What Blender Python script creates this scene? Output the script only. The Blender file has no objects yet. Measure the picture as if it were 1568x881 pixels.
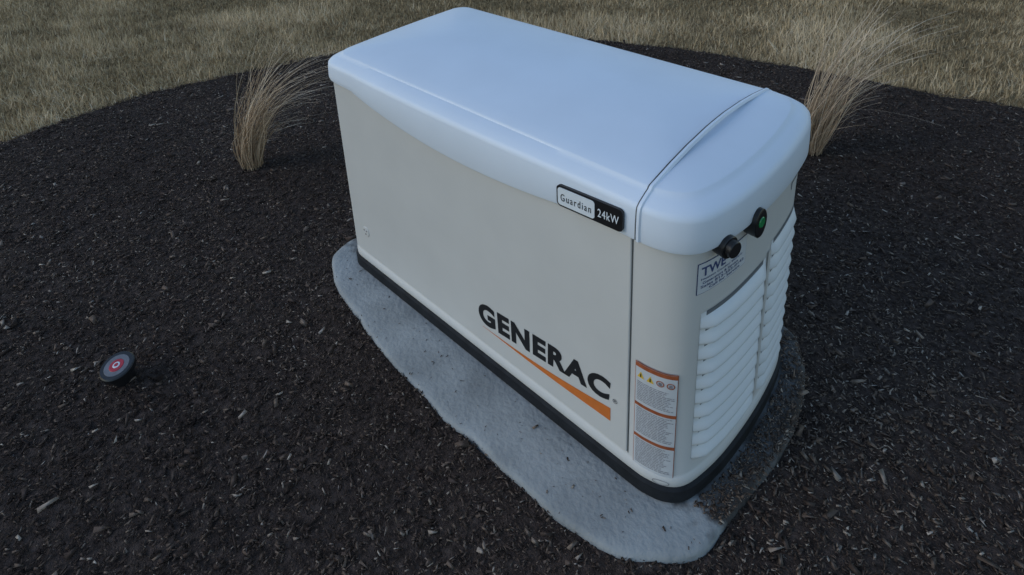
import bpy, numpy as np, math
from mathutils import Euler, Vector
rng=np.random.default_rng(7)
S=bpy.context.scene
COL=bpy.context.collection
# ---------------------------------------------------------------- camera
cd=bpy.data.cameras.new('camera'); cam=bpy.data.objects.new('camera',cd); COL.objects.link(cam)
cam.location=(1.6754,-0.8807,1.4644); cam.rotation_euler=(1.2315,0.0425,0.7667)
cd.sensor_width=36; cd.lens=22.5; cd.shift_y=-0.258; cd.clip_end=1000; cd.clip_start=.02
S.camera=cam
# ---------------------------------------------------------------- materials
def mat(name,col,rough=.5,spec=.5,noise=None,bump=None,metal=0):
    m=bpy.data.materials.new(name); m.use_nodes=True; nt=m.node_tree; b=nt.nodes['Principled BSDF']
    b.inputs['Base Color'].default_value=(*col,1); b.inputs['Roughness'].default_value=rough
    b.inputs['Specular IOR Level'].default_value=spec; b.inputs['Metallic'].default_value=metal
    tc=nt.nodes.new('ShaderNodeTexCoord')
    if noise:
        sc,amt=noise
        n=nt.nodes.new('ShaderNodeTexNoise'); n.name='colnoise'; n.inputs['Scale'].default_value=sc; n.inputs['Detail'].default_value=8
        nt.links.new(tc.outputs['Object'],n.inputs['Vector'])
        r=nt.nodes.new('ShaderNodeValToRGB'); r.name='colramp'; r.color_ramp.elements[0].position=.3; r.color_ramp.elements[1].position=.7
        r.color_ramp.elements[0].color=(*[c*(1-amt) for c in col],1); r.color_ramp.elements[1].color=(*[min(1,c*(1+amt)) for c in col],1)
        nt.links.new(n.outputs[0],r.inputs[0]); nt.links.new(r.outputs[0],b.inputs['Base Color'])
    if bump:
        sc,st,di=bump
        n=nt.nodes.new('ShaderNodeTexNoise'); n.inputs['Scale'].default_value=sc; n.inputs['Detail'].default_value=6
        nt.links.new(tc.outputs['Object'],n.inputs['Vector'])
        bp=nt.nodes.new('ShaderNodeBump'); bp.inputs['Strength'].default_value=st; bp.inputs['Distance'].default_value=di
        nt.links.new(n.outputs[0],bp.inputs['Height']); nt.links.new(bp.outputs[0],b.inputs['Normal'])
    return m
def tonemat(name,stops,rough=.8,spec=.2):
    m=bpy.data.materials.new(name); m.use_nodes=True; nt=m.node_tree; b=nt.nodes['Principled BSDF']
    b.inputs['Roughness'].default_value=rough; b.inputs['Specular IOR Level'].default_value=spec
    a=nt.nodes.new('ShaderNodeAttribute'); a.attribute_name='tone'
    r=nt.nodes.new('ShaderNodeValToRGB'); el=r.color_ramp.elements
    el[0].position=stops[0][0]; el[0].color=(*stops[0][1],1); el[1].position=stops[-1][0]; el[1].color=(*stops[-1][1],1)
    for p,c in stops[1:-1]:
        e=el.new(p); e.color=(*c,1)
    nt.links.new(a.outputs['Fac'],r.inputs[0]); nt.links.new(r.outputs[0],b.inputs['Base Color'])
    return m
M_body=mat('painted_aluminium',(.60,.595,.58),.40,.4,(6,.03),(900,.10,.0006))
M_lid=mat('moulded_lid',(.70,.77,.87),.42,.45,(5,.03),(700,.22,.0008))
M_slat=mat('louver_paint',(.72,.745,.765),.42,.4,(9,.03))
M_crease_shade=mat('louver_crease_shade',(.15,.16,.17),.7,.2,(9,.1))  # shade in the crease below each louver lip, painted as dark grey
M_dark=mat('dark_base',(.016,.018,.022),.7,.2,(30,.3),(200,.3,.002))
M_gap=mat('gap_shadow',(.10,.10,.10),.9,.1,(30,.2))
M_black=mat('black_plastic',(.012,.012,.014),.35,.5,(40,.2))
M_ink=mat('black_ink',(.014,.014,.016),.5,.3,(40,.15))
M_or=mat('orange_ink',(.62,.17,.03),.5,.3,(30,.1))
M_brown=mat('label_band',(.36,.10,.04),.5,.3,(60,.2))
M_white=mat('label_white',(.58,.60,.63),.45,.4,(40,.04))
M_badge=mat('badge_silver',(.72,.77,.82),.3,.5,(40,.04))
M_grey=mat('label_print',(.22,.22,.25),.6,.2,(90,.3))
M_yel=mat('label_yellow',(.75,.5,.06),.5,.3,(60,.1))
M_blue=mat('sticker_blue',(.05,.07,.18),.5,.3,(60,.1))
M_red=mat('red_plastic',(.42,.03,.05),.4,.4,(60,.2))
M_ring=mat('grey_ring',(.16,.16,.18),.45,.4,(60,.2))
M_green=mat('green_lens',(.02,.22,.07),.15,.6,(60,.2))
# ---------------------------------------------------------------- mesh helpers
def mk(name,V,F,m,parent=None,smooth=False,auto=None):
    me=bpy.data.meshes.new(name); me.from_pydata([tuple(map(float,v)) for v in V],[],F); me.update()
    if m: me.materials.append(m)
    o=bpy.data.objects.new(name,me); COL.objects.link(o)
    if smooth:
        me.polygons.foreach_set('use_smooth',[True]*len(me.polygons))
        if auto: me.set_sharp_from_angle(angle=math.radians(auto))
    if parent: o.parent=parent
    return o
def tri_mesh(name,V,T,m,tone=None,parent=None):
    me=bpy.data.meshes.new(name); nv=len(V); nf=len(T)
    me.vertices.add(nv); me.vertices.foreach_set('co',np.ascontiguousarray(V,dtype=np.float32).ravel())
    me.loops.add(nf*3); me.loops.foreach_set('vertex_index',np.ascontiguousarray(T,dtype=np.int32).ravel())
    me.polygons.add(nf); me.polygons.foreach_set('loop_start',np.arange(0,nf*3,3,dtype=np.int32))
    if tone is not None:
        a=me.attributes.new('tone','FLOAT','POINT'); a.data.foreach_set('value',tone.astype(np.float32))
    me.update(calc_edges=True); me.materials.append(m)
    o=bpy.data.objects.new(name,me); COL.objects.link(o)
    if parent: o.parent=parent
    return o
def empty(name):
    o=bpy.data.objects.new(name,None); o.empty_display_size=.1; COL.objects.link(o); return o
def loft(rings,cap0=True,cap1=True):
    n=len(rings[0]); V=[p for r in rings for p in r]; F=[]
    for k in range(len(rings)-1):
        for i in range(n):
            j=(i+1)%n; F.append((k*n+i,k*n+j,(k+1)*n+j,(k+1)*n+i))
    if cap0: F.append(tuple(range(n-1,-1,-1)))
    if cap1: F.append(tuple((len(rings)-1)*n+i for i in range(n)))
    return V,F
# ---------------------------------------------------------------- plan outline
W=.558
ctrl=[(1.11,0),(1.15,.002),(1.19,.014),(1.218,.04),(1.234,.09),(1.245,.16),(1.25,.26),(1.248,.36),(1.238,.46),(1.225,.51),(1.205,.542),(1.165,.557),(1.11,.558)]
def catmull(P,sub):
    P=np.array(P,float); Q=np.vstack([2*P[0]-P[1],P,2*P[-1]-P[-2]]); out=[]
    for i in range(1,len(Q)-2):
        for t in np.arange(sub)/sub:
            a,b,c,d=Q[i-1],Q[i],Q[i+1],Q[i+2]
            out.append(.5*((2*b)+(-a+c)*t+(2*a-5*b+4*c-d)*t*t+(-a+3*b-3*c+d)*t**3))
    out.append(P[-1]); return np.array(out)
endc=catmull(ctrl,6)
pts=list(endc)
pts+=[(x,W) for x in np.linspace(1.08,.08,26)]
pts+=[(.05-.05*math.sin(a),W-.05+.05*math.cos(a)) for a in np.linspace(0,math.pi/2,8)]
pts+=[(-.006*math.sin(math.pi*t),W-.05-(W-.1)*t) for t in np.linspace(.08,.92,10)]
pts+=[(.05-.05*math.cos(a),.05-.05*math.sin(a)) for a in np.linspace(0,math.pi/2,8)]
pts+=[(x,0) for x in np.linspace(.08,1.09,60)]
OUT=np.array([(p[0],p[1]) for p in pts],float)
d1=np.roll(OUT,-1,0)-np.roll(OUT,1,0); d1/=np.linalg.norm(d1,axis=1)[:,None]
NRM=np.stack([d1[:,1],-d1[:,0]],1)
C0=np.array([.622,W/2]); HX=.625; HY=W/2
def ring(off,z):
    if off>=-.012: P=OUT+NRM*off
    else:
        P=C0+(OUT-C0)*np.array([1+off/HX,1+off/HY])
    z=np.broadcast_to(z,(len(P),))
    return [(p[0],p[1],zz) for p,zz in zip(P,z)]
sl=np.concatenate([[0],np.cumsum(np.linalg.norm(np.diff(endc,axis=0),axis=1))])
ne=len(endc); NE=NRM[:ne]
def E(s,z,off=0.):
    x=np.interp(s,sl,endc[:,0]); y=np.interp(s,sl,endc[:,1]); nx=np.interp(s,sl,NE[:,0]); ny=np.interp(s,sl,NE[:,1])
    return (x+nx*off,y+ny*off,z)
def sy(y): return float(np.interp(y,endc[:-6,1],sl[:-6]))
gen=empty('standby_generator')
# base + body
V,F=loft([ring(.010,0),ring(.014,.006),ring(.014,.038),ring(.008,.044),ring(-.01,.045)]); mk('plinth',V,F,M_dark,gen,True,35)
V,F=loft([ring(.006,.042),ring(.008,.047),ring(.008,.062),ring(.003,.068),ring(0,.072),ring(0,.35),ring(0,.70)]); mk('enclosure_body',V,F,M_body,gen,True,40)
# rim with dip on the front
isf=(OUT[:,1]<.02)&(OUT[:,0]<1.12)
xr=OUT[:,0]
bump=np.clip((xr-.15)/(.97-.15),0,1); bump=np.sin(math.pi*bump)**.8*.036*isf
rim=np.where(isf,.682-.022*np.clip(xr/1.1,0,1),.660)-bump
rim=np.where(OUT[:,0]<.06,.682,rim)
rim=np.where(OUT[:,1]>.5,.665,rim)
bo=(bump/.036*.008)[:,None]
def tilt(y,z): return z+.016*min(1,max(0,y/W))*min(1,max(0,(z-.70)/.05))
def lr(off,z):
    R=ring(off,z)
    if off>=-.012: R=[(p[0]+NRM[i,0]*bo[i,0],p[1]+NRM[i,1]*bo[i,0],p[2]) for i,p in enumerate(R)]
    return [(p[0],p[1],tilt(p[1],p[2])) for p in R]
LP=[(-.0155,.727),(-.0135,.736),(-.006,.743),(.012,.7525),(.0215,.757),(.0235,.7605),(.0275,.7625),(.06,.769),(.10,.776),(.16,.784),(.24,.790)]
V,F=loft([lr(-.004,rim+.01),lr(.010,rim),lr(.015,rim+.002),lr(.017,rim+.008),lr(.017,.70)]+[lr(-a,b) for a,b in LP])
mk('lid',V,F,M_lid,gen,True,38)
prof=[(-.0172,.665),(-.0172,.70)]+LP+[(W/2,.7905)]
prof=prof+[(W-y,z) for y,z in prof[-2::-1]]
prof=np.array([(y,tilt(y,z)) for y,z in prof])
def strip(name,x0,x1,h,m):
    V=[];F=[]
    t=np.diff(prof,axis=0); t=np.vstack([t,t[-1]]); n=np.stack([-t[:,1],t[:,0]],1)
    nn=n/np.linalg.norm(n,axis=1)[:,None]
    n=nn.copy(); n[1:]=(nn[1:]+nn[:-1])/2
    for (y,z),(ny,nz) in zip(prof,n):
        for x,hh in ((x0,-.002),(x0+(x1-x0)*.25,h),(x0+(x1-x0)*.75,h),(x1,-.002)):
            V.append((x,y+ny*hh,z+nz*hh))
    for i in range(len(prof)-1):
        for k in range(3): a=i*4+k; F.append((a,a+1,a+5,a+4))
    return mk(name,V,F,m,gen,True,50)
strip('lid_seam_gap',1.1185,1.1215,.0006,M_gap)
strip('lid_seam_bead',1.1215,1.132,.0035,M_lid)
def box(name,x0,x1,y0,y1,z0,z1,m,bev=.002,par=None):
    V=[(x,y,z) for x in (x0,x1) for y in (y0,y1) for z in (z0,z1)]
    F=[(0,1,3,2),(4,6,7,5),(0,4,5,1),(2,3,7,6),(0,2,6,4),(1,5,7,3)]
    o=mk(name,V,F,m,par or gen)
    b=o.modifiers.new('b','BEVEL'); b.width=bev; b.segments=3
    return o
box('door_panel',.03,1.104,-.0045,.01,.078,.70,M_body,.003)
def sheet(name,quad,m,y=None):
    return mk(name,[(p[0],y,p[1]) for p in quad],[(0,1,2,3)],m,gen)
sheet('door_gap_right',[(1.104,.075),(1.1065,.075),(1.1065,.67),(1.104,.67)],M_gap,-.0009)
sheet('door_gap_left',[(.0275,.075),(.030,.075),(.030,.67),(.0275,.67)],M_gap,-.0009)
def csheet(name,s0,s1,z0,z1,off,m,ns=8,parent=gen,dz=0.):
    V=[];F=[]
    for i in range(ns+1):
        s=s0+(s1-s0)*i/ns; d=dz*i/ns
        V+= [E(s,z0+d,off),E(s,z1+d,off)]
    for i in range(ns): F.append((2*i,2*i+2,2*i+3,2*i+1))
    return mk(name,V,F,m,parent,True)
# ---------------------------------------------------------------- text
def textgeo(txt,offset=0.,space=1.):
    c=bpy.data.curves.new('t','FONT'); c.body=txt; c.offset=offset; c.space_character=space; c.resolution_u=6
    o=bpy.data.objects.new('t',c); COL.objects.link(o)
    bpy.context.view_layer.update()
    dg=bpy.context.evaluated_depsgraph_get(); me=o.evaluated_get(dg).to_mesh()
    V=np.array([v.co[:] for v in me.vertices]); F=[tuple(p.vertices) for p in me.polygons]
    bpy.data.objects.remove(o); bpy.data.curves.remove(c)
    mn=V.min(0); mx=V.max(0); U=(V[:,:2]-mn[:2])/(mx[:2]-mn[:2])
    return U,F
def text_quad(name,txt,q,m,y,offset=0.,space=1.):
    U,F=textgeo(txt,offset,space); q=np.array(q)
    V=[]
    for u,v in U:
        p=(1-u)*(1-v)*q[0]+u*(1-v)*q[1]+u*v*q[2]+(1-u)*v*q[3]; V.append((p[0],y,p[1]))
    return mk(name,V,F,m,gen)
def text_s(name,txt,s0,s1,z0,z1,m,off,offset=0.,dz=0.):
    U,F=textgeo(txt,offset); V=[E(s0+(s1-s0)*u,z0+(z1-z0)*v+dz*u,off) for u,v in U]
    return mk(name,V,F,m,gen)
YD=-.0052
text_quad('logo_lettering','GENERAC',[(.634,.144),(1.055,.190),(1.061,.254),(.631,.214)],M_ink,YD,.050,1.14)
text_quad('registered_mark','®',[(1.066,.198),(1.078,.199),(1.078,.211),(1.066,.210)],M_ink,YD,0)
V=[];F=[];n=24
for i in range(n+1):
    t=i/n; x=.645+(1.060-.645)*t
    zt=.136+(.175-.136)*t-.010*math.sin(math.pi*t)
    th=.0012+.037*t**1.5
    V+= [(x,YD,zt-th),(x,YD,zt)]
for i in range(n): F.append((2*i,2*i+2,2*i+3,2*i+1))
mk('logo_swoosh',V,F,M_or,gen)
def disc(name,c,axis,r,h,m,seg=28,parent=gen,bev=.0015,sx=1.,sy_=1.,back=.003):
    a=np.array(axis,float); a/=np.linalg.norm(a); up=np.array([0,0,1.]) if abs(a[2])<.9 else np.array([0,1.,0])
    u=np.cross(up,a); u/=np.linalg.norm(u); v=np.cross(a,u); c=np.array(c,float)
    rr=[]
    for rad,hh in ((r,-back),(r,h-bev),(r-bev,h),(r*.5,h)):
        rr.append([tuple(c+a*hh+rad*(sx*math.cos(t)*u+sy_*math.sin(t)*v)) for t in np.linspace(0,2*math.pi,seg,endpoint=False)])
    V,F=loft(rr); return mk(name,V,F,m,parent,True,40)
disc('lock_plate',(.101,YD+.001,.165),(0,-1,0),.018,.0025,M_body)
for i,(dx,dz) in enumerate(((-.007,.005),(.007,.005),(0,-.008))):
    disc('lock_hole_%d'%i,(.101+dx,YD-.0015,.165+dz),(0,-1,0),.0035,.0012,M_ring,12)
# badge on lid fascia
YB=-.0235
def rquad(name,x0,x1,z0,z1,y,r,m,slope,depth):
    P=[]
    for cx,cz,a0 in ((x1-r,z1-r,0),(x0+r,z1-r,90),(x0+r,z0+r,180),(x1-r,z0+r,270)):
        for k in range(6):
            a=math.radians(a0+k*18); P.append((cx+r*math.cos(a),cz+r*math.sin(a)))
    f=lambda p:p[1]+slope*(p[0]-x0)
    R=[[(p[0],y+depth,f(p)) for p in P],[(p[0],y,f(p)) for p in P]]
    V,F=loft(R); return mk(name,V,F,m,gen)
sl_=.06; bx,bz=.010,.011
rquad('badge_back',.922+bx,1.086+bx,.650+bz,.700+bz,YB,.010,M_black,sl_,.006)
rquad('badge_plate',.926+bx,1.020+bx,.6545+bz,.6955+bz,YB-.001,.007,M_badge,sl_,.002)
def sh(q): return [(a+bx,b+bz) for a,b in q]
text_quad('badge_name','Guardian',sh([(.934,.666),(1.012,.671),(1.012,.688),(.934,.683)]),M_ink,YB-.0017,.006,1.3)
text_quad('badge_power','24kW',sh([(1.028,.671),(1.078,.675),(1.078,.694),(1.028,.690)]),M_badge,YB-.0012,.008,1.12)
# ---------------------------------------------------------------- warning label on the corner
ls0,ls1,lz0,lz1=.012,.098,.066,.356; H=lz1-lz0
csheet('warning_label_border',ls0-.0015,ls1+.0015,lz0-.0015,lz1+.0015,.0034,M_brown,14)
csheet('warning_label',ls0,ls1,lz0,lz1,.0040,M_white,14)
LO=.0046
for i,(a,b) in enumerate(((0,.035),(.37,.40),(.68,.71))):
    csheet('label_band_%d'%i,ls0,ls1,lz1-H*b,lz1-H*a,LO,M_brown,14)
V=[];F=[]
def addline(s0,s1,z,h):
    ns=6
    for i in range(ns):
        a=s0+(s1-s0)*i/ns; b=s0+(s1-s0)*(i+1)/ns; k=len(V)
        V.extend([E(a,z,LO),E(b,z,LO),E(b,z+h,LO),E(a,z+h,LO)]); F.append((k,k+1,k+2,k+3))
for a,b in ((.17,.355),(.42,.665),(.73,.97)):
    f=a
    while f<b:
        s=ls0+.004; e=ls1-.004-rng.uniform(0,.02)
        while s<e:
            w_=min(rng.uniform(.004,.014),e-s); addline(s,s+w_,lz1-H*f,.0017); s+=w_+.0015
        f+=.0155
mk('label_text_lines',V,F,M_grey,gen)
for i in range(4):
    s=ls0+.012+i*.0205; z=lz1-H*.10
    if i<2:
        mk('pictogram_%d'%i,[E(s-.008,z-.008,LO),E(s+.008,z-.008,LO),E(s,z+.009,LO)],[(0,1,2)],M_yel,gen)
        mk('pictogram_mark_%d'%i,[E(s-.0015,z-.005,LO+.0006),E(s+.0015,z-.005,LO+.0006),E(s+.001,z+.004,LO+.0006),E(s-.001,z+.004,LO+.0006)],[(0,1,2,3)],M_ink,gen)
    else:
        P=[E(s+.008*math.cos(t),z+.008*math.sin(t),LO) for t in np.linspace(0,2*math.pi,20,endpoint=False)]
        P+=[E(s+.006*math.cos(t),z+.006*math.sin(t),LO) for t in np.linspace(0,2*math.pi,20,endpoint=False)]
        mk('pictogram_%d'%i,P,[(k,(k+1)%20,20+(k+1)%20,20+k) for k in range(20)],M_brown,gen)
        mk('pictogram_mark_%d'%i,[E(s-.0035,z-.004,LO+.0006),E(s+.0035,z-.004,LO+.0006),E(s+.003,z+.004,LO+.0006),E(s-.003,z+.004,LO+.0006)],[(0,1,2,3)],M_grey,gen)
P=[E(.075+.017*math.cos(t),.054+.007*math.sin(t),.0092) for t in np.linspace(0,2*math.pi,28,endpoint=False)]
P+=[E(.075+.0155*math.cos(t),.054+.0058*math.sin(t),.0092) for t in np.linspace(0,2*math.pi,28,endpoint=False)]
mk('oval_emblem',P,[(k,(k+1)%28,28+(k+1)%28,28+k) for k in range(28)],M_grey,gen)
# ---------------------------------------------------------------- louvers
def louvers(name,ya,yb,z0,z1,n,dep=1.):
    s0,s1=sy(ya),sy(yb); V=[];F=[];MI=[]; ns=16; hs=(z1-z0)/n
    pr=[(0,.0003),(.015,.009),(.06,.0135),(.14,.0150),(.26,.0145),(.52,.0085),(.66,.003),(.72,.0005),(1.0,.0003)]
    for k in range(n):
        b=len(V); zz=z0+k*hs
        for i in range(ns+1):
            t=i/ns; s=s0+(s1-s0)*t; e=min(1,min(t,1-t)*ns*.6+.02)
            for (f,o) in pr: V.append(E(s,zz+f*hs,.0006+o*e*dep))
        m=len(pr)
        for i in range(ns):
            for j in range(m-1):
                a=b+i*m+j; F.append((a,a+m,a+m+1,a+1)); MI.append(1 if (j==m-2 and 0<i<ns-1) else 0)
    o=mk(name,V,F,M_slat,gen,True,40); o.data.materials.append(M_crease_shade)
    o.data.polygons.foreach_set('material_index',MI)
louvers('louver_bank_near',.058,.300,.105,.500,10)
louvers('louver_bank_far',.322,.500,.090,.525,11,.7)
csheet('louver_mullion',sy(.303),sy(.317),.09,.51,.004,M_body,3)
# knobs, standing proud of the lid rim
def on_end(y): s=sy(y); p=E(s,0,0); q=E(s,0,1.); return s,(q[0]-p[0],q[1]-p[1],0)
s,a=on_end(.094); disc('knob_base',E(s,.655,.018),a,.023,.008,M_black,back=.02); disc('knob_cap',E(s,.657,.018),a,.017,.020,M_black)
s,a=on_end(.192); disc('indicator_bezel',E(s,.658,.018),a,.023,.009,M_black,sy_=1.4,back=.02); disc('indicator_lens',E(s,.662,.018),a,.0115,.011,M_green)
csheet('data_tag',sy(.43),sy(.48),.600,.616,.0015,M_body,3)
csheet('data_tag_edge',sy(.428),sy(.482),.598,.618,.0008,M_grey,3)
# service sticker
a0,a1=sy(.045),sy(.190)
csheet('service_sticker_edge',a0-.0015,a1+.0015,.5505,.6235,.0008,M_blue,8)
csheet('service_sticker',a0,a1,.552,.622,.0014,M_white,8)
text_s('sticker_name','TWE',a0+.008,a0+.075,.592,.613,M_blue,.002,.02)
for i,(f,g) in enumerate(((.05,.9),(.08,.8),(.05,.95),(.2,.85))):
    text_s('sticker_line_%d'%i,['Heating Cooling Electric','Generators & Service','Sales 812-555-0142','Call for Service'][i],a0+(a1-a0)*f,a0+(a1-a0)*g,.582-.0085*i,.5880-.0085*i,M_blue,.002,.008)
# ---------------------------------------------------------------- ground
def snoise(x,y,seed,n=24,f0=1.,f1=10.):
    r=np.random.default_rng(seed); z=np.zeros_like(x)
    for i in range(n):
        f=f0*(f1/f0)**(i/n); a=r.uniform(0,6.28); p=r.uniform(0,6.28)
        z+=np.sin(f*(x*math.cos(a)+y*math.sin(a))+p+1.3*np.sin(f*.6*(x*math.sin(a)-y*math.cos(a))+p*2))/(1+i*.12)
    return z/4
bed=np.array([(-2.16,-3.2),(-2.07,-.67),(-2.13,-.06),(-1.97,.53),(-1.76,1.08),(-1.37,1.66),(-.79,2.14),(-.147,2.39),(.573,2.55),(1.04,2.62),(1.48,2.71),(2.2,2.90),(4.2,3.3),(4.2,-3.2)])
padP=np.array([(-.10,.035),(-.085,-.03),(-.051,-.062),(.076,-.112),(.25,-.142),(.426,-.161),(.72,-.176),(.992,-.168),(1.156,-.147),(1.235,-.10),(1.288,-.035),(1.303,.046),(1.321,.164),(1.328,.29),(1.324,.391),(1.30,.51),(1.25,.60),(1.15,.67),(.6,.70),(.05,.66),(-.07,.57),(-.10,.35)])
padC=catmull(np.vstack([padP,padP[:1]]),6)[:-1]
def inpoly(x,y,P):
    c=np.zeros(x.shape,bool); n=len(P)
    for i in range(n):
        x0,y0=P[i]; x1,y1=P[(i+1)%n]
        k=((y0>y)!=(y1>y)); 
        with np.errstate(divide='ignore',invalid='ignore'):
            c^=k&(x<(x1-x0)*(y-y0)/(y1-y0+1e-12)+x0)
    return c
def gh(x,y):
    return -.019+.010*snoise(x,y,3,20,2,14)+.004*snoise(x,y,5,20,15,60)
st=.02
gx,gy=np.meshgrid(np.arange(-2.6,4.3,st),np.arange(-3.3,3.4,st),indexing='ij')
ins=inpoly(gx+.02*snoise(gx,gy,9,12,6,30),gy+.02*snoise(gx,gy,11,12,6,30),bed)
gz=gh(gx,gy)+rng.normal(0,.0018,gx.shape)
gz=np.where(ins,gz,-.09)
padin=inpoly(gx,gy,C0+(padC-C0)*.97)
gz=np.where(padin,-.05,gz)
nx,ny=gx.shape; idx=np.arange(nx*ny).reshape(nx,ny)
a,b,c,d=idx[:-1,:-1].ravel(),idx[1:,:-1].ravel(),idx[1:,1:].ravel(),idx[:-1,1:].ravel()
T=np.vstack([np.stack([a,b,c],1),np.stack([a,c,d],1)])
M_soil=mat('mulch_soil',(.062,.045,.038),.95,.12,(60,.6),(220,1.,.008))
mulch=tri_mesh('mulch_bed',np.stack([gx.ravel(),gy.ravel(),gz.ravel()],1),T,M_soil)
M_turf=mat('dormant_turf',(.35,.25,.13),.95,.1,(9,.35),(120,1.,.02))
n=60; e=np.sign(np.linspace(-1,1,n))*np.abs(np.linspace(-1,1,n))**3*150
lx,ly=np.meshgrid(e,e,indexing='ij'); lz=np.full(lx.shape,-.04)
idx=np.arange(n*n).reshape(n,n); a,b,c,d=idx[:-1,:-1].ravel(),idx[1:,:-1].ravel(),idx[1:,1:].ravel(),idx[:-1,1:].ravel()
lawn=tri_mesh('lawn',np.stack([lx.ravel(),ly.ravel(),lz.ravel()],1),np.vstack([np.stack([a,b,c],1),np.stack([a,c,d],1)]),M_turf)
def chips(N,x0,x1,y0,y1,lm,light,seed,sg=.5,onpad=False):
    r=np.random.default_rng(seed)
    x=r.uniform(x0,x1,N); y=r.uniform(y0,y1,N)
    pad=inpoly(x+.012*snoise(x,y,31,12,10,50),y,C0+(padC-C0)*(1.01 if onpad else .985))
    k=(pad if onpad else inpoly(x,y,bed)&~pad)
    if onpad: k&=~inpoly(x,y,OUT+NRM*.02)
    x=x[k];y=y[k];N=len(x)
    l=lm*np.exp(r.normal(0,sg,N)); w=l*r.uniform(.15,.5,N); t=w*r.uniform(.2,.5,N)
    a=r.uniform(0,6.283,N); p=r.normal(0,.30,N)*(0.2 if onpad else 1); ro=r.normal(0,.5,N)*(0.2 if onpad else 1)
    ax=np.stack([np.cos(a)*np.cos(p),np.sin(a)*np.cos(p),np.sin(p)],1)
    bx=np.stack([-np.sin(a)*np.cos(ro),np.cos(a)*np.cos(ro),np.sin(ro)],1)
    cx=np.cross(ax,bx)
    z=(gh(x,y)+r.uniform(.000,.006,N)) if not onpad else r.uniform(.0005,.002,N)
    c=np.stack([x,y,z],1)
    L=(l/2)[:,None]*ax; Wd=(w/2)[:,None]*bx; Tt=(t)[:,None]*cx
    V=np.stack([c+L+Wd*.6,c+L*.9-Wd+Tt,c-L+Wd+Tt*.6,c-L*.8-Wd*.7],1).reshape(-1,3)
    o=np.arange(N)*4
    T=np.concatenate([np.stack([o,o+1,o+2],1),np.stack([o,o+3,o+1],1),np.stack([o+1,o+3,o+2],1),np.stack([o,o+2,o+3],1)])
    tone=np.clip(r.beta(1.8,4.8,N)+.19*snoise(x,y,77,14,1.2,9)+.02,0,1)
    li=r.random(N)<light*(1+.8*np.clip(snoise(x,y,78,14,1.5,8),-1,1)); tone[li]=r.uniform(.5,.95,li.sum())
    return V,T,np.repeat(tone,4)
M_chip=tonemat('wood_chips',[(0,(.030,.020,.017)),(.35,(.092,.066,.055)),(.6,(.20,.15,.12)),(1,(.56,.49,.43))],.85,.2)
parts=[chips(430000,-2.3,2.3,-1.6,2.9,.0075,.04,1,.45),chips(20000,-2.3,2.3,-1.6,2.9,.015,.06,2,.4),chips(60000,-2.2,4.2,-3.2,3.3,.010,.06,3,.4),
 chips(160,-2.3,2.3,-1.6,2.9,.020,1.,8,.3),
 chips(7000,1.20,1.36,.045,.66,.005,.04,4,.5,True),chips(160,-.1,1.3,-.18,.0,.005,.05,6,.4,True)]
V=[];T=[];tn=[];k=0
for a,b,c in parts: V.append(a);T.append(b+k);tn.append(c);k+=len(a)
tri_mesh('wood_chips',np.vstack(V),np.vstack(T),M_chip,np.concatenate(tn),mulch)
def blades(N,x0,x1,y0,y1,seed,hm,wm):
    r=np.random.default_rng(seed); x=r.uniform(x0,x1,N); y=r.uniform(y0,y1,N)
    k=~inpoly(x+.03*snoise(x,y,21,14,6,40),y+.03*snoise(x,y,22,14,6,40),bed); x=x[k];y=y[k];N=len(x)
    cl=snoise(x,y,41,30,3,40)
    h=hm*np.exp(r.normal(0,.3,N))*(1+.5*np.clip(cl,-1.2,1.2)); a=r.uniform(0,6.283,N); la=r.uniform(0,6.283,N); ln=np.abs(r.normal(0,.8,N)); ln=np.clip(ln,0,1.4)
    w=wm*r.uniform(.6,1.4,N)
    b=np.stack([x,y,np.full(N,-.04)],1); u=np.stack([np.cos(a),np.sin(a),0*a],1)*w[:,None]/2
    t=b+np.stack([np.cos(la)*np.sin(ln),np.sin(la)*np.sin(ln),np.cos(ln)],1)*h[:,None]
    V=np.stack([b-u,b+u,t],1).reshape(-1,3); T=np.arange(3*N).reshape(-1,3)
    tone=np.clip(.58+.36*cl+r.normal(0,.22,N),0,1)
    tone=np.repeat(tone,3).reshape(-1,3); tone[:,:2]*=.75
    return V,T,tone.ravel()
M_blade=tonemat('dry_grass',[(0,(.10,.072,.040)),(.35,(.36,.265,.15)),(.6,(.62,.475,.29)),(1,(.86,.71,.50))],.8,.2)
parts=[blades(420000,-5.8,2.6,-1.6,5.2,11,.042,.005),blades(120000,-9,6,-6,9,12,.05,.008)]
V=[];T=[];tn=[];k=0
for a,b,c in parts: V.append(a);T.append(b+k);tn.append(c);k+=len(a)
tri_mesh('lawn_blades',np.vstack(V),np.vstack(T),M_blade,np.concatenate(tn),lawn)
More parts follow.
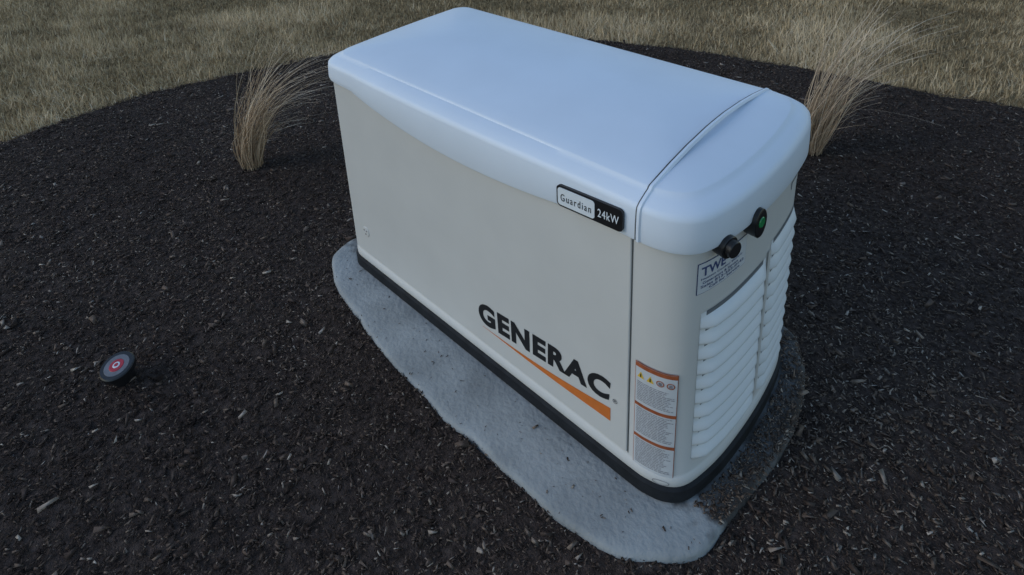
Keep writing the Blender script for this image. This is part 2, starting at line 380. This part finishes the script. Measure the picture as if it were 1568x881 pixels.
# ---------------------------------------------------------------- concrete pad with soil stain along the end
M_conc=mat('concrete',(.32,.33,.33),.9,.2,(7,.20),(70,.8,.005))
nt=M_conc.node_tree; L_=nt.links; b=nt.nodes['Principled BSDF']
tc=[n for n in nt.nodes if n.bl_idname=='ShaderNodeTexCoord'][0]
sx=nt.nodes.new('ShaderNodeSeparateXYZ'); L_.new(tc.outputs['Object'],sx.inputs[0])
n2=nt.nodes.new('ShaderNodeTexNoise'); n2.inputs['Scale'].default_value=22; n2.inputs['Detail'].default_value=9; L_.new(tc.outputs['Object'],n2.inputs['Vector'])
ma=nt.nodes.new('ShaderNodeMath'); ma.operation='MULTIPLY_ADD'; L_.new(n2.outputs[0],ma.inputs[0]); ma.inputs[1].default_value=.22; L_.new(sx.outputs['Y'],ma.inputs[2])
mr=nt.nodes.new('ShaderNodeMapRange'); mr.inputs['From Min'].default_value=.125; mr.inputs['From Max'].default_value=.175; L_.new(ma.outputs[0],mr.inputs[0])
mx=nt.nodes.new('ShaderNodeMix'); mx.data_type='RGBA'; L_.new(mr.outputs[0],mx.inputs['Factor'])
L_.new(nt.nodes['colramp'].outputs[0],mx.inputs['A'])
n3=nt.nodes.new('ShaderNodeTexNoise'); n3.inputs['Scale'].default_value=14; n3.inputs['Detail'].default_value=10; L_.new(tc.outputs['Object'],n3.inputs['Vector'])
r3=nt.nodes.new('ShaderNodeValToRGB'); r3.color_ramp.elements[0].position=.42; r3.color_ramp.elements[1].position=.66
r3.color_ramp.elements[0].color=(.060,.055,.052,1); r3.color_ramp.elements[1].color=(.15,.15,.15,1); L_.new(n3.outputs[0],r3.inputs[0])
L_.new(r3.outputs[0],mx.inputs['B'])
L_.new(mx.outputs['Result'],b.inputs['Base Color'])
def pr(sc,z,j=0):
    P=C0+(padC-C0)*sc; 
    return [(p[0]+j*.005*snoise(np.array([p[0]]),np.array([p[1]]),61,10,20,80)[0],p[1]+j*.008*snoise(np.array([p[0]]),np.array([p[1]]),62,10,20,80)[0],z) for p in P]
V,F=loft([pr(1.012,-.08,1),pr(1.01,-.012,1),pr(1.004,-.004,1),pr(.99,-.001,1),pr(.965,0),pr(.6,.0)])
mk('concrete_pad',V,F,M_conc,None,True,60)
# ---------------------------------------------------------------- ornamental grass
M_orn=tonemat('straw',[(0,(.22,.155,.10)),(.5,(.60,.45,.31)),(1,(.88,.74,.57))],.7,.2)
def clump(name,cx,cy,N,hgt,lean,ldir,rad,seed,strays=10,pw=2.1):
    r=np.random.default_rng(seed); V=[];T=[];tone=[]; K=9
    for i in range(N):
        a=r.uniform(0,6.283); rr=rad*math.sqrt(r.random()); bx=cx+rr*math.cos(a); by=cy+rr*math.sin(a)
        h=hgt*r.uniform(.30,1.05); stray=i<strays
        ld=ldir+r.normal(0,.28); le=lean*r.uniform(.25,1.25)
        if stray: h*=1.2; le*=1.45; ld=ldir+r.normal(-.2,.5)
        ox=math.cos(a)*.09*rr/rad; oy=math.sin(a)*.09*rr/rad
        w=r.uniform(.0010,.0026); wa=r.uniform(0,6.283); tt=r.uniform(.1,1)
        k0=len(V); wob=r.normal(0,.018,2)
        for k in range(K):
            t=k/(K-1)
            px=bx+h*(ox*t+le*math.cos(ld)*t**pw)+wob[0]*math.sin(t*5); py=by+h*(oy*t+le*math.sin(ld)*t**pw)+wob[1]*math.sin(t*5)
            pz=-.02+h*(t-.36*le*t**3)
            ww=w*(1-.7*t)
            V.append((px-ww*math.cos(wa),py-ww*math.sin(wa),pz)); V.append((px+ww*math.cos(wa),py+ww*math.sin(wa),pz))
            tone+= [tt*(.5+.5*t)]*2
        for k in range(K-1):
            q=k0+2*k; T.append((q,q+1,q+3)); T.append((q,q+3,q+2))
    return tri_mesh(name,np.array(V),np.array(T),M_orn,np.array(tone))
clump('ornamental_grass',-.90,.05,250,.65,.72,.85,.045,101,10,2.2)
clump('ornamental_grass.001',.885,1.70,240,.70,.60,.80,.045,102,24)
# ---------------------------------------------------------------- sprinkler head
sp=empty('sprinkler_head')
ax=(.10,-.16,1.); c=np.array([-.085,-.70,-.01])
au=np.array(ax)/np.linalg.norm(ax)
disc('riser',c,ax,.030,.045,M_black,parent=sp); disc('cap',c+au*.042,ax,.044,.014,M_black,36,sp,.003)
disc('cap_ring',c+au*.053,ax,.033,.0035,M_ring,36,sp); disc('cap_red',c+au*.055,ax,.019,.003,M_red,30,sp); disc('cap_centre',c+au*.0575,ax,.010,.0015,M_badge,20,sp); disc('cap_dot',c+au*.058,ax,.006,.002,M_red,16,sp)
# ---------------------------------------------------------------- light
w=bpy.data.worlds.new('World'); S.world=w; w.use_nodes=True; nt=w.node_tree
sky=nt.nodes.new('ShaderNodeTexSky'); sky.sky_type='NISHITA'; sky.sun_disc=False
el=math.radians(30); az=math.radians(215)
sky.sun_elevation=el; sky.sun_rotation=az; sky.air_density=1.5; sky.dust_density=.4; sky.ozone_density=3
nt.links.new(sky.outputs[0],nt.nodes['Background'].inputs[0]); nt.nodes['Background'].inputs[1].default_value=.15
sd=bpy.data.lights.new('sun','SUN'); sd.energy=.5; sd.angle=math.radians(25); sd.color=(1,.95,.89)
so=bpy.data.objects.new('sun',sd); COL.objects.link(so)
dirv=np.array([math.sin(az)*math.cos(el),math.cos(az)*math.cos(el),math.sin(el)])
so.rotation_euler=Vector(dirv).to_track_quat('Z','Y').to_euler()
S.view_settings.view_transform='Standard'; S.view_settings.look='None'; S.view_settings.exposure=0
